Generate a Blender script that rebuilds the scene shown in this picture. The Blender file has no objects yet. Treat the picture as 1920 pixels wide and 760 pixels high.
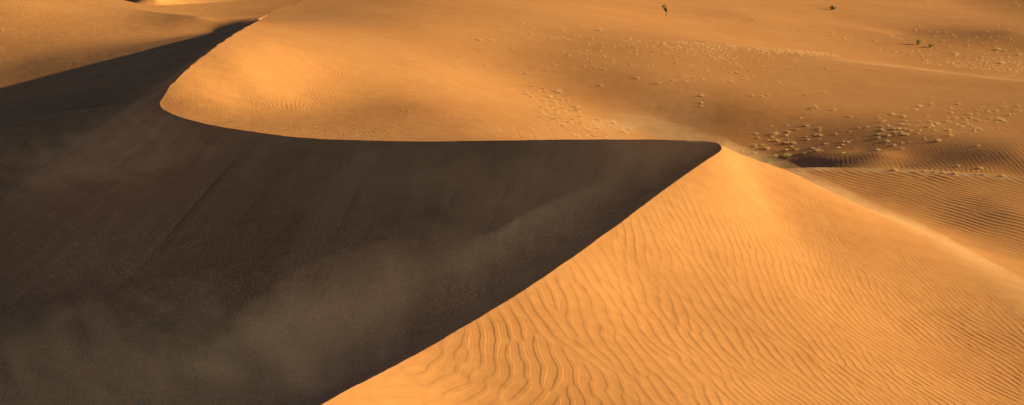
import bpy, math, random
import numpy as np
from mathutils import Vector

rng = np.random.default_rng(7)
random.seed(7)
C = bpy.data.collections.new("scene_objects")
sc = bpy.context.scene
sc.collection.children.link(C)

# ------------------------------------------------------------------ camera
W, H, F = 1920.0, 760.0, 2637.0
CAM_Z, PITCH = 30.0, math.radians(14.0)
cp, sp = math.cos(PITCH), math.sin(PITCH)
cam_d = bpy.data.cameras.new("camera")
cam_d.sensor_width = 36.0
cam_d.lens = 36.0 * F / W
cam_d.clip_start = 0.5
cam_d.clip_end = 6000
cam = bpy.data.objects.new("camera", cam_d)
C.objects.link(cam)
cam.location = (0, 0, CAM_Z)
cam.rotation_euler = (math.radians(90) - PITCH, 0, 0)
sc.camera = cam

def ray(px, py):
    u = (px - W / 2) / F
    v = (H / 2 - py) / F
    return np.array([u, cp + v * sp, -sp + v * cp])

def at_y(px, py, Y):
    d = ray(px, py)
    t = Y / d[1]
    return np.array([d[0] * t, Y, CAM_Z + d[2] * t])

def at_z(px, py, z):
    d = ray(px, py)
    t = (z - CAM_Z) / d[2]
    return np.array([d[0] * t, d[1] * t, z])

# ------------------------------------------------------------------ terrain
class Plate:
    """thin plate spline surface z(x, y) through survey points"""
    def __init__(self, pts, lam=0.0):
        p = np.array(pts, float)
        self.xy = p[:, :2] / 50.0
        n = len(p)
        d2 = ((self.xy[:, None] - self.xy[None]) ** 2).sum(-1)
        K = np.where(d2 > 0, d2 * np.log(np.maximum(d2, 1e-12)), 0) + lam * np.eye(n)
        Q = np.c_[np.ones(n), self.xy]
        A = np.block([[K, Q], [Q.T, np.zeros((3, 3))]])
        s = np.linalg.solve(A, np.r_[p[:, 2], 0, 0, 0])
        self.w, self.a = s[:n], s[n:]
    def __call__(self, x, y):
        x = np.asarray(x, np.float64) / 50; y = np.asarray(y, np.float64) / 50
        out = self.a[0] + self.a[1] * x + self.a[2] * y
        for (cx, cy), w in zip(self.xy, self.w):
            d2 = (x - cx) ** 2 + (y - cy) ** 2
            out += w * d2 * np.log(d2 + 1e-12)
        return out

def sstep(a, b, x):
    t = np.clip((x - a) / (b - a), 0, 1)
    return t * t * (3 - 2 * t)

def lattice_noise(x, y, scale, seed):
    r = np.random.default_rng(seed).standard_normal((256, 256))
    u = x / scale + 1000.; v = y / scale + 1000.
    i = np.floor(u).astype(int); j = np.floor(v).astype(int); a = u - i; b = v - j
    a = a * a * (3 - 2 * a); b = b * b * (3 - 2 * b)
    g = lambda q, p: r[q % 256, p % 256]
    return (g(j, i) * (1 - a) + g(j, i + 1) * a) * (1 - b) + (g(j + 1, i) * (1 - a) + g(j + 1, i + 1) * a) * b

def smooth_noise(x, y, scale, seed):
    """two turned lattices, so that no grid direction shows"""
    return .75 * (lattice_noise(.82 * x - .57 * y, .57 * x + .82 * y, scale, seed) + lattice_noise(.29 * x + .96 * y, -.96 * x + .29 * y, scale * .83, seed + 500))

# the brink of the big dune, from the near end round the nose and away
brink_ctrl = np.array([at_y(*p) for p in [
    (200, 1060, 42), (420, 890, 50), (600, 760, 57), (800, 653, 66), (1000, 532, 76), (1150, 427, 85),
    (1250, 352, 92), (1322, 301, 96.5), (1346, 286, 98.3), (1352, 278.5, 99.6), (1350, 272, 101), (1340, 267.5, 102.2),
    (1316, 264.5, 103.2), (1250, 262.5, 104.5), (1100, 262, 107), (950, 263.5, 109.5), (800, 265.5, 112),
    (650, 262.5, 114.5), (560, 258, 116), (480, 248, 119), (400, 235.5, 122.3), (340, 220.5, 126),
    (310, 208, 128.5), (300, 197, 130), (303, 185, 131), (316, 165, 132.5), (343, 136, 135.3),
    (385, 102, 140.5), (430, 70, 149), (455, 54.5, 160), (474, 44, 174), (490, 35.5, 204), (515, 22, 222), (570, 0, 240), (640, -26, 268), (700, -40, 300)]])

def catmull(P, step):
    out = []
    n = len(P)
    for i in range(n - 1):
        p0, p1, p2, p3 = P[max(i - 1, 0)], P[i], P[i + 1], P[min(i + 2, n - 1)]
        L = np.linalg.norm(p2 - p1)
        # centripetal
        t0 = 0; t1 = t0 + max(np.linalg.norm(p1 - p0), 1e-3) ** .5
        t2 = t1 + L ** .5; t3 = t2 + max(np.linalg.norm(p3 - p2), 1e-3) ** .5
        for t in np.linspace(t1, t2, max(2, int(L / step)), endpoint=False):
            A1 = (t1 - t) / (t1 - t0) * p0 + (t - t0) / (t1 - t0) * p1
            A2 = (t2 - t) / (t2 - t1) * p1 + (t - t1) / (t2 - t1) * p2
            A3 = (t3 - t) / (t3 - t2) * p2 + (t - t2) / (t3 - t2) * p3
            B1 = (t2 - t) / (t2 - t0) * A1 + (t - t0) / (t2 - t0) * A2
            B2 = (t3 - t) / (t3 - t1) * A2 + (t - t1) / (t3 - t1) * A3
            out.append((t2 - t) / (t2 - t1) * B1 + (t - t1) / (t2 - t1) * B2)
    out.append(P[-1])
    return np.array(out)

brink = catmull(brink_ctrl, 0.06)
arc = np.r_[0, np.cumsum(np.linalg.norm(np.diff(brink, axis=0), axis=1))]
crumb = sstep(126, 130, brink[:, 1]) * sstep(190, 165, brink[:, 1])
crumb *= .045 * lattice_noise(arc, arc * 0, .55, 51) + .05 * lattice_noise(arc, arc * 0, 1.4, 52)
brink[:, 0] += crumb
brink[:, 2] += .004 * lattice_noise(arc, arc * 0, .5, 53) + .012 * lattice_noise(arc, arc * 0, 1.7, 54)
brink_c = brink[::4]

R_pts = [p for p in brink_ctrl]
R_pts += [p for p in catmull(brink_ctrl, 4.0)[3:] if min(np.linalg.norm(brink_ctrl[:, :2] - p[:2], axis=1)) > 1.0]
for p in [
    # windward face of the near ridge
    (1250, 760, 3.2), (1600, 760, .7), (1920, 760, -1.5), (1000, 700, 4.8), (1500, 600, 2.2), (1750, 600, .2),
    (1300, 450, 5.8), (1200, 550, 4.7), (1450, 400, 5.2), (1600, 500, 2.5), (1480, 322, 6.6), (1600, 382, 4.2),
    (1750, 452, 1.9), (1920, 545, .2), (1840, 500, .9), (1400, 320, 7.6), (900, 860, 3.6),
    # rippled apron and its low lip
    (1920, 500, -.7), (1830, 455, -.6), (1750, 420, -.5), (1900, 400, -.2), (1600, 360, -.4), (1700, 324, -.3), (1480, 317, -.4), (1590, 320, -.3),
    (1820, 329, -.3), (1960, 335, -.3), (1700, 360, -.4), (1850, 360, -.4),
    # hollow behind the lip, and the long slope rising right and away
    (1690, 313, -.9), (1490, 305, -1.35), (1590, 309, -1.0), (1440, 285, -1.2), (1545, 286, -.9), (1650, 286, -.5), (1620, 280, -.8), (1900, 322, -.2), (1700, 290, -.6), (1900, 290, .6), (1700, 250, .0),
    (1700, 200, -.2), (1900, 200, -.2), (1900, 250, .3), (1480, 268, -1.35), (1400, 200, -.0), (1400, 150, .4),
    (1400, 120, .7), (1700, 150, -.7), (1900, 147, -1.4), (1730, 121, -1.0), (1550, 101, .2), (1200, 85, 2.2), (1200, 245, -1.5),
    (1080, 225, .5), (1250, 180, .35), (1200, 140, 1.4), (1000, 160, 1.3), (950, 100, 2.9), (1020, 60, 2.9),
    # lit face of the left dune
    (800, 200, 4.9), (800, 130, 5.2), (800, 50, 5.3), (800, 0, 5.2), (660, 200, 5.2), (600, 130, 7.4), (600, 60, 7.4), (560, 180, 6.2), (450, 210, 6.2), (560, 210, 5.6), (450, 234, 6.35), (560, 236, 6.1),
    (600, 20, 5.5), (650, 20, 5.6), (450, 180, 7.0), (450, 130, 9.0), (500, 90, 9.8), (540, 45, 7.7), (950, 200, 2.4), (950, 240, 4.0), (900, 240, 4.9), (700, 230, 5.5),
    # far slopes
    (1245, 28, -.8), (1400, 30, -3.0), (1400, 2, -3.2), (1557, 14, -5.0), (1700, 20, -6.0), (1740, 80, -4.9), (1900, 92, -4.4),
    (1900, 55, -4.4), (1900, 30, -3.4), (1900, 2, -1.6), (1820, 2, -4.4), (1100, 0, 1.1), (950, 0, 3.4), (1900, 137, -2.5), (1750, 112, -2.2)]:
    R_pts.append(at_z(*p))
R_pts += [np.array(p, float) for p in [
    (20, 109, 5.0), (24, 113, 2.8), (30, 112, 1.2), (12, 118, 4.0), (0, 400, 2), (140, 400, -6), (-20, 400, 3), (85, 330, -5.5), (40, 330, -3),
    (130, 150, 3), (130, 100, 0), (100, 60, -2), (60, 40, -1), (25, 35, 2), (5, 35, 4), (130, 240, -5), (95, 230, -3.6)]]
right_plate = Plate(R_pts, 1e-5)

L_pts = [at_y(*p) for p in [
    (440, 57, 184), (462, 40, 200), (475, 34, 207), (400, 58, 199), (300, 62, 198), (200, 64, 197), (100, 65, 196), (0, 66, 195), (320, 82, 178), (200, 103, 177), (100, 114, 178),
    (0, 128, 178), (0, 100, 186), (400, 30, 217), (300, 30, 215), (200, 28, 216), (0, 22, 214), (300, 10, 232), (150, 5, 232), (0, 2, 230),
    (450, 10, 233), (200, 150, 163), (0, 200, 158), (0, 250, 146)]]
L_pts += [at_z(*p) for p in [
    (0, 400, -4.2), (0, 600, -6), (0, 760, -6), (300, 600, -4.2), (300, 760, -4.2), (500, 600, -4.2), (700, 500, -4), (800, 560, -3.8),
    (600, 700, -3.6), (180, 250, 1.0)]]
L_pts += [np.array(p, float) for p in [
    (-150, 200, 5), (-140, 120, -2), (-80, 60, -8), (-20, 30, -1), (-120, 330, 6), (-40, 330, 6), (0, 90, -4), (-12, 62, -2)]]
for bp in brink_ctrl:            # the far part of the crest sinks gently into the sand on its left
    if bp[1] > 200:
        L_pts += [bp + np.array([-3, 0, -.12]), bp + np.array([-9, 0, -.2])]
left_plate = Plate(L_pts, 1e-5)

def inside_lee(x, y):
    poly = np.vstack([[[-60, -200]], brink_c[:, :2], [[brink_c[-1, 0], 4000], [-6000, 4000], [-6000, -200]]])
    x = x.astype(np.float32); y = y.astype(np.float32)
    c = np.zeros(x.shape, bool)
    n = len(poly)
    for i in range(n):
        x1, y1 = poly[i]; x2, y2 = poly[(i + 1) % n]
        if y1 == y2: continue
        lo, hi = min(y1, y2), max(y1, y2)
        m = (y >= lo) & (y < hi)
        if not m.any(): continue
        xs = x1 + (y[m] - y1) * (x2 - x1) / (y2 - y1)
        c[m] ^= x[m] < xs
    return c

TAN = math.tan(math.radians(34.5))
def slip(x, y):
    x = x.astype(np.float32); y = y.astype(np.float32)
    out = np.full(x.shape, -50, np.float32)
    for bx, by, bz in brink_c.astype(np.float32):
        np.maximum(out, bz - np.float32(TAN) * np.sqrt((x - bx) ** 2 + (y - by) ** 2), out=out)
    return out.astype(np.float64)

def softmax2(a, b, k):
    h = np.clip(.5 + .5 * (a - b) / k, 0, 1)
    return b * (1 - h) + a * h + k * h * (1 - h)

def far_fn(x, y):
    return -1 - .05 * np.clip(x, -120, 120) + .6 * np.sin(x / 47 + y / 90) + np.sin(y / 61 - x / 130 + 1)

def near_fn(x, y):
    return 1.0 + 0.02 * x + 6 * np.exp(-(y / 22.0) ** 2) * 2.2

def height(x, y):
    """bare ground without ripples; also returns the lee mask"""
    sh = np.shape(x)
    x = np.ravel(np.asarray(x, float)); y = np.ravel(np.asarray(y, float))
    lee = inside_lee(x, y)
    z = np.empty_like(x)
    r = ~lee
    if r.any(): z[r] = right_plate(x[r], y[r])
    if lee.any():
        xl, yl = x[lee], y[lee]
        fl = left_plate(xl, yl)
        sl = slip(xl, yl)
        # the toe of the slip face runs out softly, the brink stays sharp
        k = 2.2 - 2.1 * sstep(165, 195, yl)
        z[lee] = np.where(sl - fl > k, sl, softmax2(sl, fl, k))
    z = z + extras(x, y, lee)
    w = sstep(430, 560, y); z = z * (1 - w) + w * far_fn(x, y)
    w = 1 - sstep(34, 50, y); z = z * (1 - w) + w * near_fn(x, y)
    w = sstep(130, 260, np.abs(x)); z = z * (1 - w) + w * (2 + 2 * np.sin(x / 70 + y / 60))
    return z.reshape(sh), lee.reshape(sh)

def seg_dist(x, y, a, b):
    a = np.asarray(a)[:2]; b = np.asarray(b)[:2]; d = b - a
    t = np.clip(((x - a[0]) * d[0] + (y - a[1]) * d[1]) / (d @ d), 0, 1)
    return np.hypot(x - a[0] - t * d[0], y - a[1] - t * d[1]), t

FURROWS = [(at_z(*a), at_z(*b)) for a, b in [
    ((992, 236, 3.2), (1004, 258, 5)), ((1028, 233, 2.6), (1050, 259, 5)), ((966, 240, 3.6), (975, 257, 5))]]
def left_tilt(x, y): return .10 * (4 * np.logaddexp(0, (-50 - x) / 4)) * sstep(185, 208, y)
def on_plate(px, py, plate):
    Ys = np.arange(150, 300, .5); d = ray(px, py)
    gap = CAM_Z + Ys * d[2] / d[1] - plate(Ys * d[0] / d[1], Ys) - left_tilt(Ys * d[0] / d[1], Ys)
    k = np.nonzero(gap < 0)[0]
    return at_y(px, py, Ys[k[0]] if len(k) else 270)
SLIPS = []      # small far slip faces: a sharp lip with a steep lee side turned left and towards us
for (pa, pb, A, wid, pl) in [((236, 11), (322, 0), 1.7, 7.0, left_plate)]:
    SLIPS.append((on_plate(*pa, pl), on_plate(*pb, pl), A, wid))

LRIDGE = np.array(sorted([tuple(on_plate(*p, left_plate)[:2]) for p in [(-60, 6), (60, 8), (160, 13), (260, 24), (350, 36), (425, 47)]]))
LIP = np.array([at_z(*p)[:2] for p in [(1380, 312.5, .3), (1480, 316, .3), (1590, 319, .3), (1700, 322.5, .28), (1820, 327.5, .28), (1960, 334, .28), (2300, 350, .28)]])
def extras(x, y, lee):
    o = np.zeros_like(x)
    m = (x > 18) & (x < 100) & (y > 100) & (y < 145) & ~lee
    if m.any():
        v = y[m] - np.interp(x[m], LIP[:, 0], LIP[:, 1])
        o[m] += .8 * sstep(20, 30, x[m]) * np.where(v < 0, np.exp(v / 4.0), np.clip(1 - v / 1.5, 0, 1))
    o += -.065 * (8 * np.logaddexp(0, (x - 4) / 8)) * sstep(192, 262, y) * (~lee)
    o += left_tilt(x, y) * lee
    for a, b in FURROWS:
        m = (np.abs(x - a[0]) < 12) & (np.abs(y - a[1]) < 30)
        if m.any():
            d, t = seg_dist(x[m], y[m], a, b)
            o[m] += -.014 * np.exp(-(d / .10) ** 2)
    for a, b, A, wid in SLIPS:
        c = (a + b) / 2; d = b - a; L = np.hypot(d[0], d[1]); ux, uy = .80, -.60
        u = (x - c[0]) * ux + (y - c[1]) * uy; v = (x - c[0]) * .60 + (y - c[1]) * .80
        half = max(abs(d[0]) / .8 / 2, 2.0)
        win = np.clip(1 - (u / half) ** 2, 0, 1)
        v = v + .08 * u * u / half
        h = A * win
        o += np.where(v > 0, h * np.exp(-np.clip(v, 0, 200) / wid), np.clip(h + np.minimum(v, 0) * .62, 0, None))
    o -= 2.0 * np.exp(-((x - 24.5) / 8.5) ** 2 - ((y - 144.5) / 7.5) ** 2) * (~lee) * (x > 5)
    rx, ry = LRIDGE[:, 0], LRIDGE[:, 1]
    m = (x < -36) & (y > 190) & (y < 300) & lee
    if m.any():
        v = y[m] - np.interp(x[m], rx, ry)
        o[m] += .45 * sstep(-36, -50, x[m]) * np.where(v < 0, np.exp(v / 7.0), np.exp(-(v / 2.2) ** 2))
    m = (x > 60) & (y > 195) & (y < 260)
    if m.any():
        q = lattice_noise(x[m] * 1.0, y[m] * .04, .8, 41)
        o[m] += .022 * q * sstep(66, 70, x[m] - .10 * (y[m] - 215)) * sstep(224, 230, y[m])
    return o

# ------------------------------------------------------------------ grid
tt = np.r_[np.linspace(-2.6, -.46, 60)[:-1], np.linspace(-.46, -.385, 40)[:-1], np.linspace(-.385, .385, 1500),
           np.linspace(.385, .46, 40)[1:], np.linspace(.46, 2.6, 60)[1:]]
yy = np.r_[np.geomspace(8, 44, 50)[:-1], np.geomspace(44, 136, 1400)[:-1], np.geomspace(136, 440, 700), np.geomspace(440, 3000, 60)[1:]]
T, Yg = np.meshgrid(tt, yy)
X = T * Yg
NY, NX = X.shape

# snap grid vertices onto the brink so that the edge is crisp
from bisect import bisect_left
bt = brink[:, 0] / brink[:, 1]
ci = np.clip(np.searchsorted(tt, bt), 1, NX - 1)
ci = np.where(np.abs(tt[ci] - bt) < np.abs(tt[ci - 1] - bt), ci, ci - 1)
ri = np.clip(np.searchsorted(yy, brink[:, 1]), 1, NY - 1)
ri = np.where(np.abs(yy[ri] - brink[:, 1]) < np.abs(yy[ri - 1] - brink[:, 1]), ri, ri - 1)
best = {}
for k in range(len(brink)):
    key = (int(ri[k]), int(ci[k]))
    d = ((brink[k, 0] - X[key]) ** 2 + (brink[k, 1] - Yg[key]) ** 2)
    if key not in best or d < best[key][0]:
        best[key] = (d, k)
keys = list(best.keys())
kr = np.array([k[0] for k in keys]); kc = np.array([k[1] for k in keys]); kk = np.array([best[k][1] for k in keys])
X[kr, kc] = brink[kk, 0]; Yg[kr, kc] = brink[kk, 1]

Z, LEE = height(X, Yg)
ok = (brink[kk, 1] > 50) & (brink[kk, 1] < 265)
Z[kr[ok], kc[ok]] = brink[kk[ok], 2]
LEE[kr, kc] = False

# ------------------------------------------------------------------ wind ripples
class Ripples:
    """sand ripples grown on a square field: each round keeps, at every spot, the waves of the local direction and length"""
    def __init__(self, x0, x1, y0, y1, dx, angle, length, seed, rounds=5, n_dir=10, lens=(.45, .9), spread=13.0, gain=1.6):
        nx, ny = int((x1 - x0) / dx), int((y1 - y0) / dx)
        self.x0, self.y0, self.dx, self.nx, self.ny = x0, y0, dx, nx, ny
        gx, gy = np.meshgrid(x0 + dx * np.arange(nx), y0 + dx * np.arange(ny))
        r = np.random.default_rng(seed)
        f = r.standard_normal((ny, nx))
        kx = np.fft.rfftfreq(nx, dx)[None, :]; ky = np.fft.fftfreq(ny, dx)[:, None]
        k = np.hypot(kx, ky) + 1e-9; th = np.arctan2(ky, kx)
        nrm = np.radians(angle(gx, gy)) + math.pi / 2
        lg = np.log(length(gx, gy))
        wl = []
        for j, L in enumerate(lens):
            wl.append(np.exp(-((lg - math.log(L)) / .35) ** 2))
        tot = sum(wl); wl = [a / tot for a in wl]
        for it in range(rounds):
            Ff = np.fft.rfft2(f)
            acc = np.zeros_like(f)
            for d in range(n_dir):
                a0 = math.pi * d / n_dir
                da = np.abs((nrm - a0 + math.pi / 2) % math.pi - math.pi / 2)
                wd = np.clip(1 - da / (math.pi / n_dir), 0, 1)
                if wd.max() <= 0: continue
                dth = (th - a0 + math.pi / 2) % math.pi - math.pi / 2
                ang = np.exp(-(dth / math.radians(spread)) ** 2)
                for j, L in enumerate(lens):
                    rad = np.exp(-(np.log(k * L) / .3) ** 2)
                    acc += wd * wl[j] * np.fft.irfft2(Ff * ang * rad, s=f.shape)
            f = np.tanh((gain if it == rounds - 1 else 1.6) * acc / (acc.std() + 1e-9))
        # resample three times finer so that no facets of the field show in the relief
        q = 3
        Ff = np.fft.rfft2(f); P = np.zeros((q * ny, q * nx // 2 + 1), complex); h = ny // 2
        P[:h, :Ff.shape[1]] = Ff[:h]; P[-(ny - h):, :Ff.shape[1]] = Ff[h:]
        f = np.fft.irfft2(P, s=(q * ny, q * nx)) * q * q
        self.dx, self.nx, self.ny = dx / q, q * nx, q * ny
        self.f = np.clip(f, -1.15, 1.15).astype(np.float32)
    def raw(self, x, y):
        u = np.clip((x - self.x0) / self.dx, 0, self.nx - 1.001); v = np.clip((y - self.y0) / self.dx, 0, self.ny - 1.001)
        i = u.astype(int); j = v.astype(int); a = u - i; b = v - j
        f = self.f
        return (f[j, i] * (1 - a) + f[j, i + 1] * a) * (1 - b) + (f[j + 1, i] * (1 - a) + f[j + 1, i + 1] * a) * b
    def __call__(self, x, y, lean=.07):
        h = self.raw(x, y)
        h = self.raw(x + lean * h, y)          # steep side turned downwind (to the left)
        return (np.exp(1.4 * h) - 1.4) * .52

nose = at_y(1350, 275, 100)
def ridge_off(x, y):      # metres to the right of the near ridge line
    return (x + 8) * .876 - (y - 57) * .482

def near_angle(x, y):
    e = ridge_off(x, y)
    return -75 + 17 * sstep(3, 24, e) - 80 * sstep(73, 54, y + .25 * (x + 6)) + 10 * smooth_noise(x, y, 4, 3)
def near_len(x, y):
    return .54 + .29 * sstep(20, 3, ridge_off(x, y)) * sstep(96, 74, y) - .17 * sstep(84, 98, y)
near_rip = Ripples(-16, 44, 44, 114, .07, near_angle, near_len, 11, rounds=3, lens=(.36, .55, .84), spread=25, gain=2.6)

def floor_angle(x, y):
    return -88 + 40 * sstep(134, 130, y) + 9 * smooth_noise(x, y, 5, 4)
floor_rip = Ripples(16, 66, 92, 172, .065, floor_angle, lambda x, y: .45 + .27 * sstep(134, 130, y), 12, rounds=4, n_dir=18, lens=(.45, .72), spread=17)
left_rip = Ripples(-36, 12, 112, 160, .075, lambda x, y: -62 + 8 * smooth_noise(x, y, 4, 5), lambda x, y: .42 + 0 * x, 13, rounds=2, lens=(.42,), spread=28)

# signed distance to the brink (sparse) for fading ripples out at the edge
def brink_dist(x, y):
    out = np.full(x.shape, 1e9, np.float32)
    for bx, by, bz in brink_c[::4].astype(np.float32):
        np.minimum(out, (x - bx) ** 2 + (y - by) ** 2, out=out)
    return np.sqrt(out)

rz = np.zeros_like(Z)
sel = (~LEE) & (X > -15.5) & (X < 43.5) & (Yg > 45) & (Yg < 113)
x_, y_ = X[sel], Yg[sel]
bd = brink_dist(x_.astype(np.float32), y_.astype(np.float32))
e_ = ridge_off(x_, y_)
# the shoulder of the near ridge (smooth blown sand) and the rippled apron beyond it
shx = np.array([20.0, 25.6, 30.4, 35.5]); shy = np.array([104., 104., 102.0, 93.])
sh_d = (y_ - np.interp(x_, [10, 14.6, 20.6, 25.6, 31, 35, 44], [104, 102.5, 104.5, 104.5, 102, 93, 72]))
m_near = sstep(-.8, -6, sh_d) * (.35 + .65 * sstep(0, 1.2, bd)) * sstep(44, 40, x_)
amp = .0095 + .0045 * sstep(8, 20, e_) * sstep(92, 84, y_) - .003 * sstep(84, 98, y_)
near_mod = .8 + .18 * smooth_noise(x_, y_, 3.5, 8)
rz[sel] += m_near * amp * near_mod * near_rip(x_, y_, .06)
sel = (~LEE) & (X > 16.5) & (X < 65.5) & (Yg > 93) & (Yg < 171)
x_, y_ = X[sel], Yg[sel]
sh_d = (y_ - np.interp(x_, [10, 14.6, 20.6, 25.6, 31, 35, 44], [104, 102.5, 104.5, 104.5, 102, 93, 72]))
m_f = sstep(1.5, 9, sh_d) * (1 - .75 * sstep(143, 156, y_ + 2 * smooth_noise(x_, y_, 6, 9))) * sstep(171, 160, y_)
m_f *= sstep(.4, 1.6, np.abs(y_ - np.interp(x_, [28, 37, 50], [133.3, 131.7, 129.4])))
rz[sel] += m_f * (.006 + .013 * sstep(134, 130, y_)) * (.8 + .3 * smooth_noise(x_, y_, 5, 10)) * floor_rip(x_, y_, .03)
sel = (~LEE) & (X > -35.5) & (X < 11.5) & (Yg > 112.5) & (Yg < 159.5)
x_, y_ = X[sel], Yg[sel]
bd = brink_dist(x_.astype(np.float32), y_.astype(np.float32))
band = np.exp(-((bd - 7 - 4 * sstep(-10, -25, x_)) / 5.0) ** 2) * sstep(6, -14, x_)
band *= np.clip(.75 + .6 * smooth_noise(x_, y_, 4, 21), 0, 1.4)
rz[sel] += band * .0075 * left_rip(x_, y_, .05) + .0022 * left_rip(x_, y_, .05)
fine = (1 - .45 * sstep(120, 160, Yg)) * .0045 * smooth_noise(X, Yg, .55, 33) + (1 - .4 * sstep(120, 160, Yg)) * .006 * smooth_noise(X, Yg, 1.3, 34)
calm = 1 - .7 * sstep(24, 32, X) * sstep(150, 142, Yg) * sstep(86, 96, Yg)
rz += np.where(LEE & (Yg < 165), .6, calm) * fine
sel = LEE & (Yg > 50) & (Yg < 170) & (np.abs(X) < 62)
xs_, ys_ = X[sel].astype(np.float32), Yg[sel].astype(np.float32)
bd2 = np.full(xs_.shape, 1e9, np.float32); ba = np.zeros(xs_.shape, np.float32)
for q in range(0, len(brink), 10):
    dd = (xs_ - np.float32(brink[q, 0])) ** 2 + (ys_ - np.float32(brink[q, 1])) ** 2
    mm = dd < bd2; bd2[mm] = dd[mm]; ba[mm] = arc[q]
bd2 = np.sqrt(bd2)
wob = .5 * smooth_noise(xs_.astype(float), ys_.astype(float), 3.0, 61)
st = lattice_noise(ba + wob, bd2 * .09, .8, 62) * .6 + lattice_noise(ba + wob, bd2 * .05, 2.2, 63) * .6 + lattice_noise(ba, bd2 * .2, .35, 64) * .3
fade = sstep(.1, 1.5, bd2) * sstep(34, 16, bd2)
rz[sel] += .028 * st * fade
STREAK = np.zeros_like(Z); STREAK[sel] = st * fade
# broad soft unevenness everywhere
und = .035 * smooth_noise(X, Yg, 7, 31) + .02 * smooth_noise(X, Yg, 3.1, 32)
und *= sstep(.3, 5, np.where(Yg < 275, 3.0, 5.0))
keep = np.ones_like(Z); keep[kr, kc] = 0
Z = Z + keep * rz + .6 * keep * und * np.where(LEE & (Yg < 165), 1.0, .45)

# ------------------------------------------------------------------ mesh
def grid_mesh(name, X, Y, Z):
    ny, nx = X.shape
    me = bpy.data.meshes.new(name)
    co = np.stack([X, Y, Z], -1).reshape(-1, 3).astype(np.float32)
    idx = np.arange(ny * nx).reshape(ny, nx)
    q = np.stack([idx[:-1, :-1], idx[:-1, 1:], idx[1:, 1:], idx[1:, :-1]], -1).reshape(-1, 4)
    me.vertices.add(len(co)); me.vertices.foreach_set("co", co.ravel())
    me.loops.add(q.size); me.loops.foreach_set("vertex_index", q.ravel().astype(np.int32))
    me.polygons.add(len(q))
    me.polygons.foreach_set("loop_start", (np.arange(len(q)) * 4).astype(np.int32))
    me.polygons.foreach_set("use_smooth", np.ones(len(q), bool))
    me.update(); me.validate()
    return me

def nd(nt, kind, **kw):
    n = nt.nodes.new(kind)
    for k, v in kw.items():
        if k in n.inputs.keys() if hasattr(n.inputs, 'keys') else False: n.inputs[k].default_value = v
        else: setattr(n, k, v)
    return n

def sand_material():
    m = bpy.data.materials.new("sand"); m.use_nodes = True
    nt = m.node_tree; b = nt.nodes["Principled BSDF"]; L = nt.links.new
    b.inputs["Roughness"].default_value = .95
    b.inputs["Specular IOR Level"].default_value = .05
    geo = nd(nt, "ShaderNodeNewGeometry")
    def noise(scale, detail=3, rough=.6, stretch=None):
        n = nd(nt, "ShaderNodeTexNoise"); n.inputs["Scale"].default_value = scale
        n.inputs["Detail"].default_value = detail; n.inputs["Roughness"].default_value = rough
        src = geo.outputs["Position"]
        if stretch:
            mp = nd(nt, "ShaderNodeMapping"); mp.inputs["Scale"].default_value = stretch[:3]
            mp.inputs["Rotation"].default_value = (0, 0, stretch[3])
            L(src, mp.inputs[0]); src = mp.outputs[0]
        L(src, n.inputs["Vector"]); return n.outputs["Fac"]
    def ramp(fac, stops):
        r = nd(nt, "ShaderNodeValToRGB")
        el = r.color_ramp.elements
        el[0].position, el[0].color = stops[0][0], (*stops[0][1], 1)
        el[1].position, el[1].color = stops[-1][0], (*stops[-1][1], 1)
        for p, c in stops[1:-1]:
            e = el.new(p); e.color = (*c, 1)
        L(fac, r.inputs[0]); return r.outputs[0]
    def mul(a, c, f=1.0):
        x = nd(nt, "ShaderNodeMix", data_type='RGBA', blend_type='MULTIPLY'); x.inputs[0].default_value = f
        L(a, x.inputs[6]); L(c, x.inputs[7]); return x.outputs[2]
    col = ramp(noise(.06, 4), [(.3, (.60, .275, .106)), (.7, (.665, .325, .128))])
    col = mul(col, ramp(noise(.9, 5, .7, (.35, 1.3, 1, .35)), [(.3, (.92, .90, .88)), (.7, (1.05, 1.06, 1.07))]))
    col = mul(col, ramp(noise(14, 3, .8), [(.25, (.90, .89, .88)), (.75, (1.08, 1.08, 1.08))]))
    # coarse pale and dark grains left on the floor and slip face
    at = nd(nt, "ShaderNodeAttribute", attribute_name="coarse")
    sp1 = ramp(noise(11, 2, .5), [(.585, (1, 1, 1)), (.68, (3.0, 3.1, 3.3))])
    sp2 = ramp(noise(5, 4, .75), [(.30, (.72, .70, .70)), (.52, (1, 1, 1))])
    mix = nd(nt, "ShaderNodeMix", data_type='RGBA', blend_type='MIX')
    L(at.outputs["Fac"], mix.inputs[0]); L(col, mix.inputs[6]); L(mul(mul(col, sp1), sp2), mix.inputs[7])
    apl = nd(nt, "ShaderNodeAttribute", attribute_name="pale")     # sunlit edge of lip and rim, painted as a lighter sand colour
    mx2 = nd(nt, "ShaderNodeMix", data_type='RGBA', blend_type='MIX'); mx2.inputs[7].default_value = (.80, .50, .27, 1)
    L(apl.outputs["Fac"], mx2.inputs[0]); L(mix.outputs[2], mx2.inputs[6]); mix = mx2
    ast = nd(nt, "ShaderNodeAttribute", attribute_name="streak")
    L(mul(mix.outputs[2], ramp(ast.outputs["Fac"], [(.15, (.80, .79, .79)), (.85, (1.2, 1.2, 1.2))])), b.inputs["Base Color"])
    bp = nd(nt, "ShaderNodeBump"); bp.inputs["Strength"].default_value = .35; bp.inputs["Distance"].default_value = .02
    L(noise(18, 4, .75), bp.inputs["Height"]); L(bp.outputs[0], b.inputs["Normal"])
    return m
SAND = sand_material()
me = grid_mesh("sand_dunes", X, Yg, Z)
ground = bpy.data.objects.new("sand_dunes", me); C.objects.link(ground)
me.materials.append(SAND)
ground["kind"] = "structure"
bdist = np.full(X.shape, 99., np.float32)
selb = LEE & (Yg > 45) & (Yg < 170) & (np.abs(X) < 60)
bdist[selb] = brink_dist(X[selb].astype(np.float32), Yg[selb].astype(np.float32))
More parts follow.
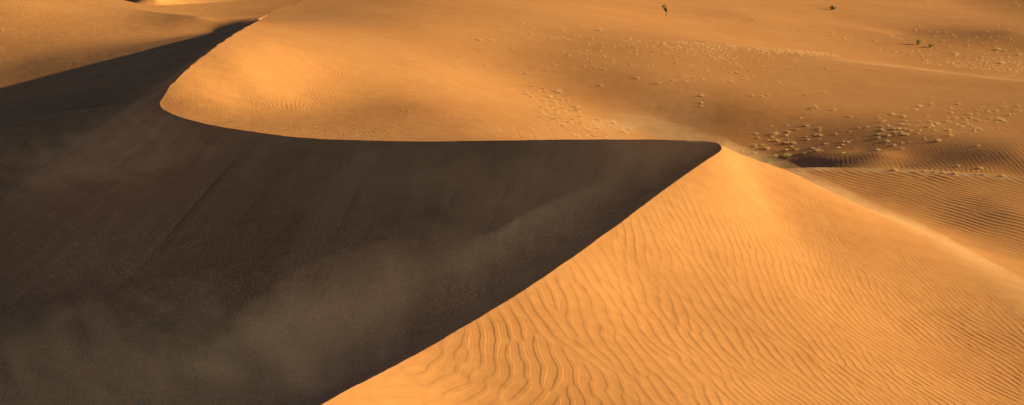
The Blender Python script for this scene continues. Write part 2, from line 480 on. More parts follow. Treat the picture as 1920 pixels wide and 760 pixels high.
sa = me.attributes.new('streak', 'FLOAT', 'POINT'); sa.data.foreach_set('value', (.5 + .15 * STREAK).astype(np.float32).ravel())
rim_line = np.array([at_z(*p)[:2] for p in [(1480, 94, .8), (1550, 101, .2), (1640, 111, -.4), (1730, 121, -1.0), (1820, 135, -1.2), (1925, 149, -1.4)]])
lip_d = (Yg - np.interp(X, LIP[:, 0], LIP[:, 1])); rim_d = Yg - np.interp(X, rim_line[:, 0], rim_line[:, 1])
pale = .75 * np.exp(-((lip_d + .5) / .5) ** 2) * sstep(26, 29, X) + .55 * np.exp(-((rim_d + 1.5) / 2.2) ** 2) * sstep(40, 56, X) * (1 - LEE)  # mask for the bright sunlit line put into the colour of lip and rim
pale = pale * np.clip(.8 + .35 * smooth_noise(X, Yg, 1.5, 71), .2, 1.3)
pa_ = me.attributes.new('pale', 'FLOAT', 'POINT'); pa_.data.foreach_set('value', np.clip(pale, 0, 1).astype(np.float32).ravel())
coarse = (LEE * sstep(1, 14, bdist) * (.55 + .45 * sstep(125, 95, Yg))).astype(np.float32)
ca = me.attributes.new("coarse", 'FLOAT', 'POINT'); ca.data.foreach_set("value", coarse.ravel())

# ------------------------------------------------------------------ plants
def drop(px, py):
    """where the line of sight through a spot of the view meets the ground"""
    d = ray(px, py)
    t = d[0] / d[1]
    c = np.searchsorted(tt, t); c = min(max(c, 1), NX - 1)
    f = (t - tt[c - 1]) / (tt[c] - tt[c - 1])
    zz = Z[:, c - 1] * (1 - f) + Z[:, c] * f
    line = CAM_Z + yy * d[2] / d[1]
    hit = np.nonzero((zz > line) & (yy > 45))[0]
    if len(hit) == 0: return None
    k = hit[0]
    g0, g1 = line[k - 1] - zz[k - 1], line[k] - zz[k]
    q = g0 / (g0 - g1)
    Yh = yy[k - 1] + q * (yy[k] - yy[k - 1])
    return np.array([t * Yh, Yh, zz[k - 1] * (1 - q) + zz[k] * q])

def plain(name, col, rough=.8, var=.25):
    m = bpy.data.materials.new(name); m.use_nodes = True
    nt = m.node_tree; b = nt.nodes["Principled BSDF"]
    b.inputs["Roughness"].default_value = rough; b.inputs["Specular IOR Level"].default_value = .15
    oi = nt.nodes.new("ShaderNodeObjectInfo"); gi = nt.nodes.new("ShaderNodeNewGeometry")
    n = nt.nodes.new("ShaderNodeTexNoise"); n.inputs["Scale"].default_value = 9; n.inputs["Detail"].default_value = 3
    nt.links.new(gi.outputs["Position"], n.inputs["Vector"])
    ad = nt.nodes.new("ShaderNodeMath"); ad.operation = 'MULTIPLY_ADD'; ad.inputs[1].default_value = .4
    nt.links.new(oi.outputs["Random"], ad.inputs[0]); nt.links.new(n.outputs["Fac"], ad.inputs[2])
    r = nt.nodes.new("ShaderNodeValToRGB"); e = r.color_ramp.elements
    e[0].position = .35; e[0].color = (*[c * (1 - var) for c in col], 1)
    e[1].position = 1.0; e[1].color = (*[min(1, c * (1 + var)) for c in col], 1)
    nt.links.new(ad.outputs[0], r.inputs[0]); nt.links.new(r.outputs[0], b.inputs["Base Color"])
    tr = nt.nodes.new("ShaderNodeBsdfTranslucent"); mx = nt.nodes.new("ShaderNodeMixShader"); mx.inputs[0].default_value = .38
    nt.links.new(r.outputs[0], tr.inputs[0]); nt.links.new(b.outputs[0], mx.inputs[1]); nt.links.new(tr.outputs[0], mx.inputs[2])
    nt.links.new(mx.outputs[0], nt.nodes["Material Output"].inputs[0])
    return m
STRAW = plain("dry_straw", (.80, .60, .33), var=.2); GREEN = plain("green_leaf", (.19, .18, .045)); WOOD = plain("grey_twig", (.20, .13, .08))
OLIVE = plain("dusty_olive_leaf", (.30, .25, .10)); SAGE = plain("pale_green_blade", (.36, .36, .14))

class MB:
    def __init__(self): self.v = []; self.f = []
    def add(self, vs, fs):
        o = len(self.v); self.v += [tuple(p) for p in vs]; self.f += [tuple(i + o for i in q) for q in fs]
    def blade(self, p, d, length, width, droop, n=3):
        p = np.array(p, float); d = np.array(d, float); d /= np.linalg.norm(d)
        side = np.cross(d, (0, 0, 1)); side /= (np.linalg.norm(side) + 1e-6)
        a = random.uniform(0, math.pi); up = np.cross(side, d); side = side * math.cos(a) + up * math.sin(a)
        vs = []; fs = []
        for i in range(n + 1):
            w = width * (1 - i / n) + .004
            vs += [p - side * w / 2, p + side * w / 2]
            p = p + d * length / n; d = d + np.array((0, 0, -droop / n)); d /= np.linalg.norm(d)
            if i: fs.append((2 * i - 2, 2 * i - 1, 2 * i + 1, 2 * i))
        self.add(vs, fs)
    def tube(self, pts, rad, k=6):
        vs = []; fs = []
        for i, (p, r) in enumerate(zip(pts, rad)):
            p = np.array(p, float)
            for j in range(k):
                a = 2 * math.pi * j / k
                vs.append(p + np.array((math.cos(a) * r, math.sin(a) * r, 0)))
        for i in range(len(pts) - 1):
            for j in range(k):
                fs.append((i * k + j, i * k + (j + 1) % k, (i + 1) * k + (j + 1) % k, (i + 1) * k + j))
        fs.append(tuple(range((len(pts) - 1) * k, len(pts) * k)))
        self.add(vs, fs)
    def leaf(self, c, size):
        n = np.random.default_rng(len(self.v) + 5).standard_normal((2, 3)); a = n[0] / np.linalg.norm(n[0]); b = np.cross(a, n[1]); b /= np.linalg.norm(b)
        c = np.array(c, float)
        self.add([c - a * size, c + b * size * .5, c + a * size, c - b * size * .5], [(0, 1, 2, 3)])
    def mesh(self, name, mat):
        m = bpy.data.meshes.new(name); m.from_pydata(self.v, [], self.f); m.materials.append(mat); m.update(); return m

def tuft_mesh(seed, lean, nb=95, mat=None, spread=1.0):
    """a clump of dry blades, combed over to the left by the wind; about 1 m across, scaled per tuft"""
    random.seed(seed); b = MB()
    for i in range(nb):
        a = random.uniform(0, 2 * math.pi); r = .20 * math.sqrt(random.random())
        el = random.uniform(.25, 1.45)
        d = (math.cos(a) * math.cos(el) * spread + lean * .35, math.sin(a) * math.cos(el) * spread, math.sin(el))
        b.blade((math.cos(a) * r, math.sin(a) * r, -.05), d, random.uniform(.35, .68), random.uniform(.028, .055), random.uniform(.5, 2.0), 4)
    return b.mesh("grass_tuft", mat or STRAW)
TUFTS = [tuft_mesh(100 + i, (.5, -.5, .8, .1, -.8, .3)[i], (60, 75, 42, 80, 50, 36)[i]) for i in range(6)]
HUM = [tuft_mesh(140 + i, .4 * (i - 1), 45, None, 1.3) for i in range(3)]

def crop(x0, y0, sc_, pts): return [(x0 + p[0] / sc_, y0 + p[1] / sc_, *(p[2:] or (0,))) for p in pts]

groups = []
groups.append(("grass tufts in the gully", "dry pale grass tuft with a long shadow in the gully behind the dune crest", 12, crop(960, 140, 5.43, [
    (320, 128), (390, 215), (265, 218), (330, 258), (425, 265), (415, 305), (300, 325), (525, 332), (640, 318), (600, 355), (660, 350),
    (550, 378), (410, 400), (340, 400), (515, 430), (425, 438), (285, 418), (370, 458), (620, 445), (600, 478), (690, 482), (1040, 482), (980, 482),
    (530, 505), (720, 518), (820, 505), (880, 535), (990, 512), (1030, 532), (590, 550), (790, 558), (640, 605), (760, 612), (680, 622), (850, 612),
    (970, 602), (950, 630), (1120, 628), (1145, 577), (1210, 550), (205, 215), (160, 185), (140, 155), (215, 112), (365, 348), (440, 345), (470, 395), (310, 375),
    (455, 470), (380, 420), (560, 470)])))
groups.append(("small tufts on the upper lit slope", "small pale grass tuft on the smooth orange slope above the gully", 7.0, crop(860, 20, 6.33, [
    (360, 275), (515, 222), (730, 172), (765, 152), (850, 215), (625, 267), (555, 322), (855, 274), (1005, 306), (1065, 265),
    (1105, 322), (1240, 67), (1240, 234), (1435, 182), (1405, 230), (1245, 307), (1365, 297), (1430, 307), (1175, 317), (95, 456), (260, 467),
    (650, 445), (10, 554), (1210, 597), (1045, 712), (1145, 647), (735, 742), (800, 737), (830, 168)])))
groups.append(("grass tufts across the brown middle slope", "pale grass tuft scattered on the brown middle slope below the rim", 6.5, crop(860, 20, 6.33, [
    (1590, 337), (1545, 392), (1620, 380), (1695, 387), (1740, 317), (1665, 327), (1720, 442), (1685, 472), (1240, 482), (1435, 497),
    (1570, 492), (1520, 472), (1740, 542), (1500, 657), (1620, 662), (1690, 682), (1735, 692)]) + crop(1200, 0, 2.375, [
    (165, 265), (160, 280), (275, 283), (250, 313), (300, 313), (225, 289), (243, 344), (150, 356), (140, 371), (205, 359), (225, 386),
    (275, 456), (275, 471), (180, 399), (80, 321), (240, 244), (310, 246), (370, 261), (340, 263), (415, 261), (430, 281), (445, 296), (490, 273),
    (525, 273), (370, 303), (390, 316), (440, 326), (405, 321), (380, 329), (430, 319), (495, 313), (505, 339), (405, 346), (460, 351), (480, 349), (375, 363),
    (410, 363), (555, 371), (670, 383), (545, 294), (660, 331), (830, 301), (705, 429), (545, 426), (572, 421), (590, 476), (820, 409)])))
groups.append(("grass tufts near the dark hollow", "pale arching grass tuft on the shaded foot of the brown slope beside the dark hollow", 9.5, crop(1200, 0, 2.375, [
    (740, 421), (765, 483), (865, 486), (718, 523), (742, 556), (800, 569), (700, 573), (600, 593), (785, 596), (805, 599), (530, 611),
    (655, 631), (612, 623), (828, 637), (903, 641), (515, 646), (545, 641), (568, 656), (460, 669), (510, 677), (735, 679), (605, 691), (940, 516)])))
groups.append(("grass tufts in the right-hand drift", "windswept straw-coloured grass tuft in the thick drift of tufts on the right", 9.5, crop(1640, 180, 4.75, [
    (510, 63), (750, 66), (370, 114), (285, 120), (408, 84), (168, 152), (265, 177), (475, 174), (40, 192), (65, 224), (95, 214), (275, 217), (250, 245),
    (300, 252), (400, 224), (498, 220), (562, 242), (125, 260), (68, 270), (65, 292), (90, 302), (175, 284), (222, 284), (272, 287), (315, 300), (188, 317),
    (240, 320), (260, 332), (288, 337), (130, 344), (85, 332), (40, 334), (40, 367), (115, 394), (180, 434), (250, 414), (32, 472), (390, 327),
    (485, 270), (515, 260), (680, 342), (668, 297), (640, 220), (668, 222), (690, 145), (730, 192), (800, 192), (820, 209), (790, 224), (735, 247), (785, 264),
    (825, 240), (865, 260), (895, 302), (850, 157), (920, 152), (920, 124), (1015, 132), (1085, 124), (970, 94), (1140, 90), (1280, 84), (930, 207),
    (1065, 187), (1035, 197), (1105, 192), (1140, 207), (1165, 224), (1100, 232), (1205, 162), (1245, 157), (1300, 132), (1285, 135)])))
groups.append(("grass tufts along the low lip", "low grass tuft peeping over the bright lip of the rippled apron", 9.0, crop(1640, 180, 4.75, [
    (375, 668), (445, 664), (548, 668), (720, 682), (915, 690), (970, 692), (1145, 702), (620, 676)])))
groups.append(("small tufts on the far right slope", "small dry tuft scattered on the far right slope beyond the rim", 6.0, crop(1640, 40, 6.33, [
    (315, 212), (1100, 396), (740, 322), (1550, 342), (1120, 282), (1340, 122), (1380, 187), (1590, 87), (1655, 232), (530, 52), (490, 102), (540, 92),
    (655, 112), (745, 127), (850, 127), (930, 157), (965, 182), (350, 77), (245, 360), (350, 417), (415, 382), (445, 357), (550, 387), (570, 412),
    (330, 347), (655, 402), (800, 462), (880, 477), (1200, 447), (1260, 462), (1270, 420), (1410, 442), (1610, 492)]) + crop(1200, 0, 2.375, [
    (330, 93), (430, 89), (505, 86), (495, 101), (540, 119), (675, 113), (685, 136), (715, 131), (775, 146), (850, 156), (855, 141), (925, 156),
    (940, 151), (910, 166), (905, 113), (575, 111)]) + crop(1700, 0, 8.73, [(85, 82), (350, 50)])))
singles = [
    (1048, 169, 17, "largest pale tuft at the head of the gully with the longest dark shadow"),
    (1127, 158, 12, "pale twin-headed tuft standing alone right of the gully, with a dark shadow"),
    (1121, 222, 13, "round dry tuft standing apart on the right bank of the gully"),
    (1087, 200, 14, "bushy pale tuft at the upper right corner of the gully cluster"),
    (1085, 217, 11, "rounded grey-gold tuft in the middle of the gully cluster"),
    (1124, 54, 15, "domed straw tuft at the top of the lit slope, left of the grassy rim"),
    (909, 121, 9, "bright lone tuft low on the smooth lit face of the left dune"),
    (900, 73, 12, "low flat tuft with a dark underside, leftmost in the row on the upper slope"),
    (922, 74, 12, "wide low tuft just right of the leftmost one on the upper slope"),
    (1066, 74, 8, "pale compact tuft on the upper slope below the domed tuft"),
    (1068, 103, 9, "round solitary tuft below the upper slope tufts, above the gully"),
    (1196, 145, 9, "solitary tuft on the brown slope right of the twin-headed tuft"),
    (1236, 155, 9, "solitary tuft on the brown slope, second right of the twin-headed tuft"),
    (1320, 148, 10, "solitary tuft on the brown slope with a thin shadow, above the dune nose"),
    (1316, 178, 9, "upright tuft on the bare brown slope directly above the dune nose"),
    (1411, 178, 10, "lone low tuft with a long thin shadow on the bare brown slope"),
    (1459, 153, 9, "lone tuft at the right end of the brown slope scatter"),
    (1530, 200, 13, "two-lobed pale tuft on the brown slope above the dark hollow"),
    (1457, 248, 13, "branching low tuft with a dark shadow left of the hollow"),
    (1488, 266, 13, "arching tuft just above the dark hollow"),
    (1535, 279, 18, "largest bright arching tuft on the edge of the dark hollow"),
    (1494, 278, 11, "curved tuft between the hollow and the brown slope"),
    (1478, 288, 15, "broad pale tuft inside the dark hollow"),
    (1692, 277, 10, "dry tuft with a dark short shadow on the rippled floor left of the bright tuft"),
    (1760, 262, 12, "bright tuft with a black shadow alone on the rippled floor"),
    (1838, 240, 15, "large slanting tuft at the lower edge of the right-hand drift"),
    (1834, 272, 9, "faint tuft alone on the rippled floor under the slanting tuft"),
    (1797, 310, 9, "left one of two tufts casting very long shadows above the lip"),
    (1840, 313, 12, "right one of two tufts casting very long shadows above the lip"),
    (1679, 317, 10, "ragged tuft on the left part of the bright lip"),
    (1674, 68, 10, "pale upright tuft with a long shadow left of the green bushes"),
    (1793, 99, 12, "V-shaped twiggy tuft with a black shadow below the green bushes"),
    (1872, 91, 12, "pale ball-shaped tuft with a long shadow on the far right slope"),
    (1913, 101, 12, "spiky tuft with a long shadow at the right edge of the far slope"),
    (1879, 116, 13, "pale tuft with a thick dark shadow just above the far rim"),
    (1871, 46, 7, "tiny dark-shadowed tuft high on the far right slope"),
    (1871, 51, 6, "tiny tuft right below the dark-shadowed one high on the far right slope"),
    (1904, 5, 7, "small bright tuft near the top right corner, upper one"),
    (1911, 10, 8, "small bright tuft near the top right corner, lower one"),
    (755, 205, 7, "left one of two pale tufts alone on the lit left dune"),
    (768, 207, 8, "right one of two pale tufts alone on the lit left dune"),
    (926, 250, 11, "golden tuft patch just behind the crest, left of the furrows"),
    (937, 247, 10, "golden tuft patch just behind the crest, beside the first furrow"),
    (998, 241, 13, "flat spreading tuft at the head of the furrows near the crest"),
    (4, 54, 9, "small tuft at the left edge of the photo on the lit background dune"),
]
random.seed(21)
def scatter(n, poly, w0, w1):
    out = []
    xs = [q[0] for q in poly]; ys = [q[1] for q in poly]
    while len(out) < n:
        px, py = random.uniform(min(xs), max(xs)), random.uniform(min(ys), max(ys)); c = False
        for a in range(len(poly)):
            (x1, y1), (x2, y2) = poly[a], poly[a - 1]
            if (y1 > py) != (y2 > py) and px < x1 + (py - y1) * (x2 - x1) / (y2 - y1): c = not c
        if c: out.append((px, py, random.uniform(w0, w1)))
    return out
more = scatter(70, [(990, 165), (1045, 175), (1095, 205), (1150, 240), (1190, 256), (1100, 258), (1030, 235), (1000, 200)], 5, 9)
more += scatter(60, [(1180, 80), (1500, 105), (1480, 150), (1300, 150), (1060, 110)], 3.5, 6)
more += scatter(45, [(1640, 215), (1900, 190), (1920, 235), (1700, 270), (1560, 270)], 4, 8)
more += scatter(60, [(1620, 60), (1900, 70), (1920, 130), (1760, 110), (1560, 85)], 3, 6)
more += scatter(25, [(1380, 230), (1560, 240), (1600, 290), (1440, 285)], 5, 9)
allt = []
for g, lab, w_, pts in groups:
    for p in pts: allt.append((p[0], p[1], w_ * random.uniform(.75, 1.2), lab, g))
for px, py, w_, lab in singles: allt.append((px, py, w_, lab, None))
order = sorted(range(len(allt)), key=lambda i: -allt[i][2] - (50 if allt[i][4] is None else 0))
keep_i = set(order[:298])
stuff_v, stuff_f = [], []
def to_stuff(p, scale, rz_, me_):
    M = np.array([[math.cos(rz_), -math.sin(rz_), 0], [math.sin(rz_), math.cos(rz_), 0], [0, 0, 1]]) * scale
    v = np.array([x.co[:] for x in me_.vertices]) @ M.T + p
    o = len(stuff_v); stuff_v.extend(map(tuple, v)); stuff_f.extend(tuple(i + o for i in q.vertices) for q in me_.polygons)
def place(mesh, px, py, w_, base_w=1.05):
    p = drop(px, py)
    if p is None: return None, 1
    return p, 1.12 * w_ / base_w * p[1] / F
for i, (px, py, w_, lab, g) in enumerate(allt):
    mesh = TUFTS[(i * 7 + i // 5) % 6]
    p, k = place(mesh, px, py + w_ * .25, w_)
    if p is None: continue
    r_ = random.uniform(-.7, .7)
    if i not in keep_i:
        to_stuff(p, k, r_, mesh); continue
    o = bpy.data.objects.new("grass_tuft", mesh); C.objects.link(o)
    o.location = p; o.scale = (k, k, k * random.uniform(.8, 1.15)); o.rotation_euler = (0, 0, r_)
    o["label"] = lab; o["category"] = "grass tuft"
    if g: o["group"] = g
for k, (px, py, w_) in enumerate(more):
    p, sc_ = place(TUFTS[k % 6], px, py, w_)
    if p is not None: to_stuff(p, sc_, random.uniform(-.8, .8), (TUFTS + HUM)[k % 9])
# ground cover past counting: the dense rim and the weedy strip along the far rim
random.seed(5)
for k in range(430):
    u = random.betavariate(1.5, 1.2)
    px = 1150 + 420 * u
    c = np.interp(px, [1150, 1200, 1300, 1400, 1480, 1570], [72, 74, 79, 87, 95, 102])
    py = c + abs(random.gauss(0, 1)) * np.interp(px, [1150, 1350, 1420, 1570], [12, 13, 8, 2.5])
    p, sc_ = place(HUM[k % 3], px, py, random.uniform(3.2, 7.0))
    if p is not None: to_stuff(p, sc_, random.uniform(0, 6), (TUFTS + HUM)[k % 9])
for k in range(330):
    px = random.uniform(1730, 1930)
    c = np.interp(px, [1690, 1800, 1920], [116, 128, 139])
    py = c - abs(random.gauss(0, 1)) * np.interp(px, [1690, 1800, 1930], [3, 9, 15])
    p, sc_ = place(HUM[k % 3], px, py, random.uniform(2.2, 5.5))
    if p is not None: to_stuff(p, sc_ , random.uniform(0, 6), HUM[k % 3])
sm = bpy.data.meshes.new("dry_ground_cover"); sm.from_pydata(stuff_v, [], stuff_f); sm.materials.append(STRAW); sm.update()
so_ = bpy.data.objects.new("dry_ground_cover", sm); C.objects.link(so_)
so_["label"] = "sparse dry ground cover along the far sand rims"; so_["category"] = "ground cover"; so_["kind"] = "stuff"

def empty(name, p, label, cat):
    e = bpy.data.objects.new(name, None); C.objects.link(e); e.location = p; e["label"] = label; e["category"] = cat; e.empty_display_size = .2
    return e
def part(name, mesh, parent):
    o = bpy.data.objects.new(name, mesh); C.objects.link(o); o.parent = parent; return o

def bush(name, px, py, hpx, wpx, label, cat, tree=False, mat=None, seed=1, lobes=None):
    p = drop(px, py); u = p[1] / F; Hh, Ww = hpx * u, wpx * u
    random.seed(seed)
    e = empty(name, p, label, cat)
    st, cr = MB(), MB()
    if tree:
        pts = [(0, 0, -.1), (.01 * Hh, 0, .18 * Hh), (-.02 * Hh, .02, .4 * Hh), (-.10 * Hh, 0, .7 * Hh), (-.2 * Hh, 0, .98 * Hh)]
        st.tube(pts, [.030 * Hh, .022 * Hh, .018 * Hh, .012 * Hh, .004 * Hh])
        for (lx, lz, r) in lobes:
            c = np.array((lx * Hh, random.uniform(-.06, .06) * Hh, lz * Hh))
            st.tube([(-.03 * Hh, 0, max(.3, lz - .2) * Hh), tuple(c)], [.012 * Hh, .004 * Hh], 4)
            for k in range(130):
                q = np.array([random.gauss(0, 1) for _ in range(3)]); q *= r * Hh * random.random() ** .4 / np.linalg.norm(q)
                cr.leaf(c + q * np.array((1, 1, .9)), Hh * .04)
    else:
        for k in range(16):
            a = random.uniform(0, 6.283); el = random.uniform(.35, 1.4); ln = Hh * random.uniform(.6, 1.0)
            d = np.array((math.cos(a) * math.cos(el) * Ww / Hh * .7, math.sin(a) * math.cos(el) * Ww / Hh * .7, math.sin(el)))
            tip = d * ln
            st.tube([(0, 0, -.05), tuple(tip * .5), tuple(tip)], [.02 * Hh, .014 * Hh, .004 * Hh], 4)
            for j in range(46):
                t = random.uniform(.3, 1.05)
                cr.leaf(tip * t + np.array([random.gauss(0, .07 * Hh) for _ in range(3)]) + np.array((0, 0, .04)), Hh * random.uniform(.035, .065))
    part("trunk" if tree else "stems", st.mesh("trunk" if tree else "stems", WOOD), e)
    part("crown" if tree else "foliage", cr.mesh("crown" if tree else "foliage", mat or GREEN), e)
    return e
bush("young_tree", 1249.5, 29.5, 21, 10, "slim young green tree with a bare lower trunk alone on the far slope", "tree", True, GREEN, 3,
     [(-.32, .80, .09), (-.10, .80, .07), (-.17, .60, .10), (-.03, .56, .11), (-.02, .40, .09), (-.24, .93, .05), (-.12, .47, .06)])
bush("green_shrub", 1561, 19, 11, 12, "single small dark green shrub on the bare far slope near the top edge", "shrub", False, GREEN, 4)
bush("green_shrub", 1722, 84, 11, 13, "upper left of two olive green bushes with a dark shadow on the far right slope", "shrub", False, OLIVE, 5)
bush("green_shrub", 1743, 89, 8, 18, "lower spreading green bush, right of the two on the far right slope", "shrub", False, GREEN, 6)
# foreground tuft at the lower frame edge and the green-tinged tufts in the hollow
p = drop(262, 764)
o = bpy.data.objects.new("dry_bush", tuft_mesh(301, .3, 240, plain("grey_straw", (.50, .42, .29)), .9)); C.objects.link(o); o.location = p; o.scale = (.85, .85, .95)
o["label"] = "greyish dry bush on the shaded sand at the bottom left edge"; o["category"] = "bush"
for (px, py, w_, lab) in [(1475, 296, 17, "green-tinged bright tuft lowest in the dark hollow"), (1444, 302, 18, "pale green blurred tuft behind the flank of the near dune")]:
    p = drop(px, py)
    if p is None: continue
    o = bpy.data.objects.new("grass_tuft", tuft_mesh(310 + px, -.3, 110, SAGE)); C.objects.link(o)
    k = w_ / 1.05 * p[1] / F
    o.location = p; o.scale = (k, k, k); o["label"] = lab; o["category"] = "grass tuft"

# ------------------------------------------------------------------ blowing sand
def dust_material(name, dens, scale, stretch, rot, lo, hi, col):
    m = bpy.data.materials.new(name); m.use_nodes = True; nt = m.node_tree
    nt.nodes.remove(nt.nodes["Principled BSDF"])
    v = nt.nodes.new("ShaderNodeVolumeScatter"); v.inputs["Color"].default_value = (*col, 1); v.inputs["Anisotropy"].default_value = .1
    g = nt.nodes.new("ShaderNodeNewGeometry")
    mp0 = nt.nodes.new("ShaderNodeMapping"); mp0.inputs["Rotation"].default_value = (0, 0, rot)
    mp = nt.nodes.new("ShaderNodeMapping"); mp.inputs["Scale"].default_value = stretch
    n = nt.nodes.new("ShaderNodeTexNoise"); n.inputs["Scale"].default_value = scale; n.inputs["Detail"].default_value = 5; n.inputs["Roughness"].default_value = .6
    n.inputs["Distortion"].default_value = .4
    r = nt.nodes.new("ShaderNodeMapRange"); r.inputs[1].default_value = lo; r.inputs[2].default_value = hi; r.inputs[3].default_value = 0; r.inputs[4].default_value = dens
    L = nt.links.new
    L(g.outputs["Position"], mp0.inputs[0]); L(mp0.outputs[0], mp.inputs[0]); L(mp.outputs[0], n.inputs["Vector"]); L(n.outputs["Fac"], r.inputs[0])
    mp2 = nt.nodes.new("ShaderNodeMapping"); mp2.inputs["Scale"].default_value = (stretch[0] * .45, stretch[1] * 1.3, stretch[2] * 1.2)
    n2 = nt.nodes.new("ShaderNodeTexNoise"); n2.inputs["Scale"].default_value = scale * 2.2; n2.inputs["Detail"].default_value = 5; n2.inputs["Distortion"].default_value = .6
    r2 = nt.nodes.new("ShaderNodeMapRange"); r2.inputs[1].default_value = .36; r2.inputs[2].default_value = .70; r2.inputs[3].default_value = .25; r2.inputs[4].default_value = 2.0
    mu = nt.nodes.new("ShaderNodeMath"); mu.operation = 'MULTIPLY'
    L(mp0.outputs[0], mp2.inputs[0]); L(mp2.outputs[0], n2.inputs["Vector"]); L(n2.outputs["Fac"], r2.inputs[0])
    L(r.outputs[0], mu.inputs[0]); L(r2.outputs[0], mu.inputs[1])
    L(mu.outputs[0], v.inputs["Density"]); L(v.outputs[0], nt.nodes["Material Output"].inputs["Volume"])
    return m

def sheet_volume(name, x0, x1, y0, y1, step, centre_thick, mat):
    """closed lens-shaped body: centre_thick(x, y) gives its middle height and its thickness (zero outside)"""
    gx = np.arange(x0, x1, step); gy = np.arange(y0, y1, step)
    A, B = np.meshgrid(gx, gy)
    mid, th = centre_thick(A, B)
    on = th > .04
    cell = on[:-1, :-1] & on[1:, :-1] & on[:-1, 1:] & on[1:, 1:]
    ny, nx = A.shape
    vid = np.arange(ny * nx).reshape(ny, nx); N = ny * nx
    faces = []
    for j, i in zip(*np.nonzero(cell)):
        a, b, c, d = int(vid[j, i]), int(vid[j, i + 1]), int(vid[j + 1, i + 1]), int(vid[j + 1, i])
        faces.append((a, b, c, d)); faces.append((a + N, d + N, c + N, b + N))
        for (dj, di, p, q) in ((-1, 0, a, b), (0, 1, b, c), (1, 0, c, d), (0, -1, d, a)):
            jj, ii = j + dj, i + di
            if not (0 <= jj < ny - 1 and 0 <= ii < nx - 1 and cell[jj, ii]):
                faces.append((q, p, p + N, q + N))
    top = np.stack([A, B, mid + th / 2], -1).reshape(-1, 3); bot = np.stack([A, B, mid - th / 2], -1).reshape(-1, 3)
    v = np.r_[top, bot]
    used = np.unique(np.array([i for f in faces for i in f])); remap = -np.ones(2 * N, int); remap[used] = np.arange(len(used))
    me_ = bpy.data.meshes.new(name); me_.from_pydata(v[used].tolist(), [], [tuple(remap[i] for i in f) for f in faces]); me_.update()
    me_.materials.append(mat)
    o = bpy.data.objects.new(name, me_); C.objects.link(o); o["kind"] = "stuff"
    return o

def nearest_brink(x, y):
    best = np.full(x.shape, 1e9); zb = np.zeros(x.shape)
    for bx, by, bz in brink_c[::3]:
        d = (x - bx) ** 2 + (y - by) ** 2
        m = d < best; best[m] = d[m]; zb[m] = bz
    return np.sqrt(best), zb

def spots(x, y, lst):
    o = np.zeros_like(x)
    for (px, py, z0, rx, ry, a) in lst:
        c = at_z(px, py, z0); o += a * np.exp(-((x - c[0]) / rx) ** 2 - ((y - c[1]) / ry) ** 2)
    return o

def bay(x, y):
    g, lee = height(x, y)
    d, zb = nearest_brink(x, y)
    w_ = spots(x, y, [(1280, 292, 8.3, 7, 7, .95), (1130, 320, 7.5, 9, 7, .8), (1060, 420, 7, 9, 9, .6), (930, 520, 6, 9, 9, .6), (780, 620, 6, 8, 8, .6), (640, 690, 6, 9, 9, .5),
                      (520, 600, 4, 8, 7, .25), (450, 740, 4.5, 9, 7, .8), (250, 720, 3, 10, 9, .4), (60, 640, 2, 10, 11, .4), (270, 250, 6, 8, 7, .35), (160, 340, 3, 10, 9, .3), (850, 320, 6, 12, 7, .25)])
    th = 4.6 * w_ * sstep(-2.2, 2.2, d)
    th = np.where(lee, th, 0) * sstep(40, 24, d)
    mid = zb + .35 - .14 * d - .36 * th
    low = g + .1 + th / 2
    return np.maximum(mid, low), th
DUST1 = dust_material("blown_dust", .020, .40, (.5, 3.4, .5), math.radians(48), .37, .86, (.96, .74, .62))
dust1 = sheet_volume("blowing_sand", -50, 16, 40, 132, .8, bay, DUST1)
dust1["label"] = "thin sunlit sheets of sand dust blowing across the shaded hollow"; dust1["category"] = "blowing sand"

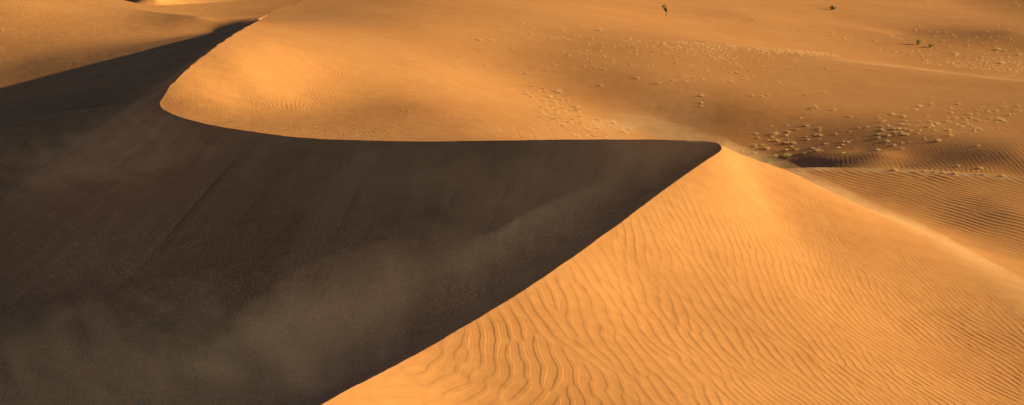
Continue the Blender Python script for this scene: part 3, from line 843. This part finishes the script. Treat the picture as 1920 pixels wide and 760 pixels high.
def plume(x, y):
    g, lee = height(x, y)
    a = np.array([15.0, 100.5]); b = np.array([5.5, 108.5])
    d, t = seg_dist(x, y, a, b)
    th = (1.1 * np.exp(-((d) / (1.0 + 3.0 * t)) ** 2) - .06) * (.35 + 1.2 * t * (1 - t) * 2) * sstep(1.0, .55, t) * sstep(-.02, .06, t)
    mid = 9.25 + .25 + .8 * t + 0 * x
    return np.maximum(mid, g + th / 2 + .02), np.clip(th, 0, None)
DUST2 = dust_material("plume_dust", .15, .5, (1, 2, 2), math.radians(38), .30, .8, (1.0, .74, .42))
dust2 = sheet_volume("blowing_sand", -6, 19, 94, 120, .35, plume, DUST2)
dust2["label"] = "bright plume of sand streaming off the nose of the dune"; dust2["category"] = "blowing sand"
FL = [np.array(q) for q in [(14.8, 100.5), (20.4, 104.3), (25.6, 104.6), (30.8, 102.3), (34.6, 95.5), (37.2, 87), (39.5, 76)]]
def flank(x, y):
    g, lee = height(x, y)
    d = np.full(x.shape, 1e9)
    for k in range(len(FL) - 1):
        dd, t = seg_dist(x, y, FL[k], FL[k + 1]); d = np.minimum(d, dd)
    th = .8 * np.exp(-(d / 2.0) ** 2) - .05
    th = np.where(lee, 0, th)
    return g + .03 + th / 2, np.clip(th, 0, None)
DUST3 = dust_material("flank_dust", .17, .6, (1, 2, 1), math.radians(38), .25, .8, (1.0, .76, .46))
dust3 = sheet_volume("blowing_sand", 12, 44, 74, 109, .4, flank, DUST3)
dust3["label"] = "low veil of bright sand drifting along the right flank of the near dune"; dust3["category"] = "blowing sand"
sc.cycles.volume_step_rate = .15
sc.cycles.volume_bounces = 2

# ------------------------------------------------------------------ light
SUN_AZ, SUN_EL = math.radians(85), math.radians(13.6)   # azimuth from +Y towards +X
sd = Vector((math.sin(SUN_AZ) * math.cos(SUN_EL), math.cos(SUN_AZ) * math.cos(SUN_EL), math.sin(SUN_EL)))
sl = bpy.data.lights.new("sun", 'SUN'); sl.energy = 5.0; sl.angle = math.radians(.5); sl.color = (1, .78, .36)
so = bpy.data.objects.new("sun", sl); C.objects.link(so)
so.rotation_euler = sd.to_track_quat('Z', 'Y').to_euler(); so.location = (100, 20, 60)
w = bpy.data.worlds.new("World"); sc.world = w; w.use_nodes = True
nt = w.node_tree
sky = nt.nodes.new("ShaderNodeTexSky"); sky.sky_type = 'NISHITA'; sky.sun_disc = False
sky.air_density = .27; sky.dust_density = .05; sky.ozone_density = 0.0
sky.sun_elevation = SUN_EL; sky.sun_rotation = SUN_AZ
nt.links.new(sky.outputs[0], nt.nodes["Background"].inputs[0])
nt.nodes["Background"].inputs[1].default_value = .062
sc.view_settings.view_transform = 'Standard'; sc.view_settings.look = 'None'
sc.view_settings.exposure = 0.70; sc.view_settings.gamma = 1
sc.render.engine = 'CYCLES'
sc.cycles.use_denoising = True
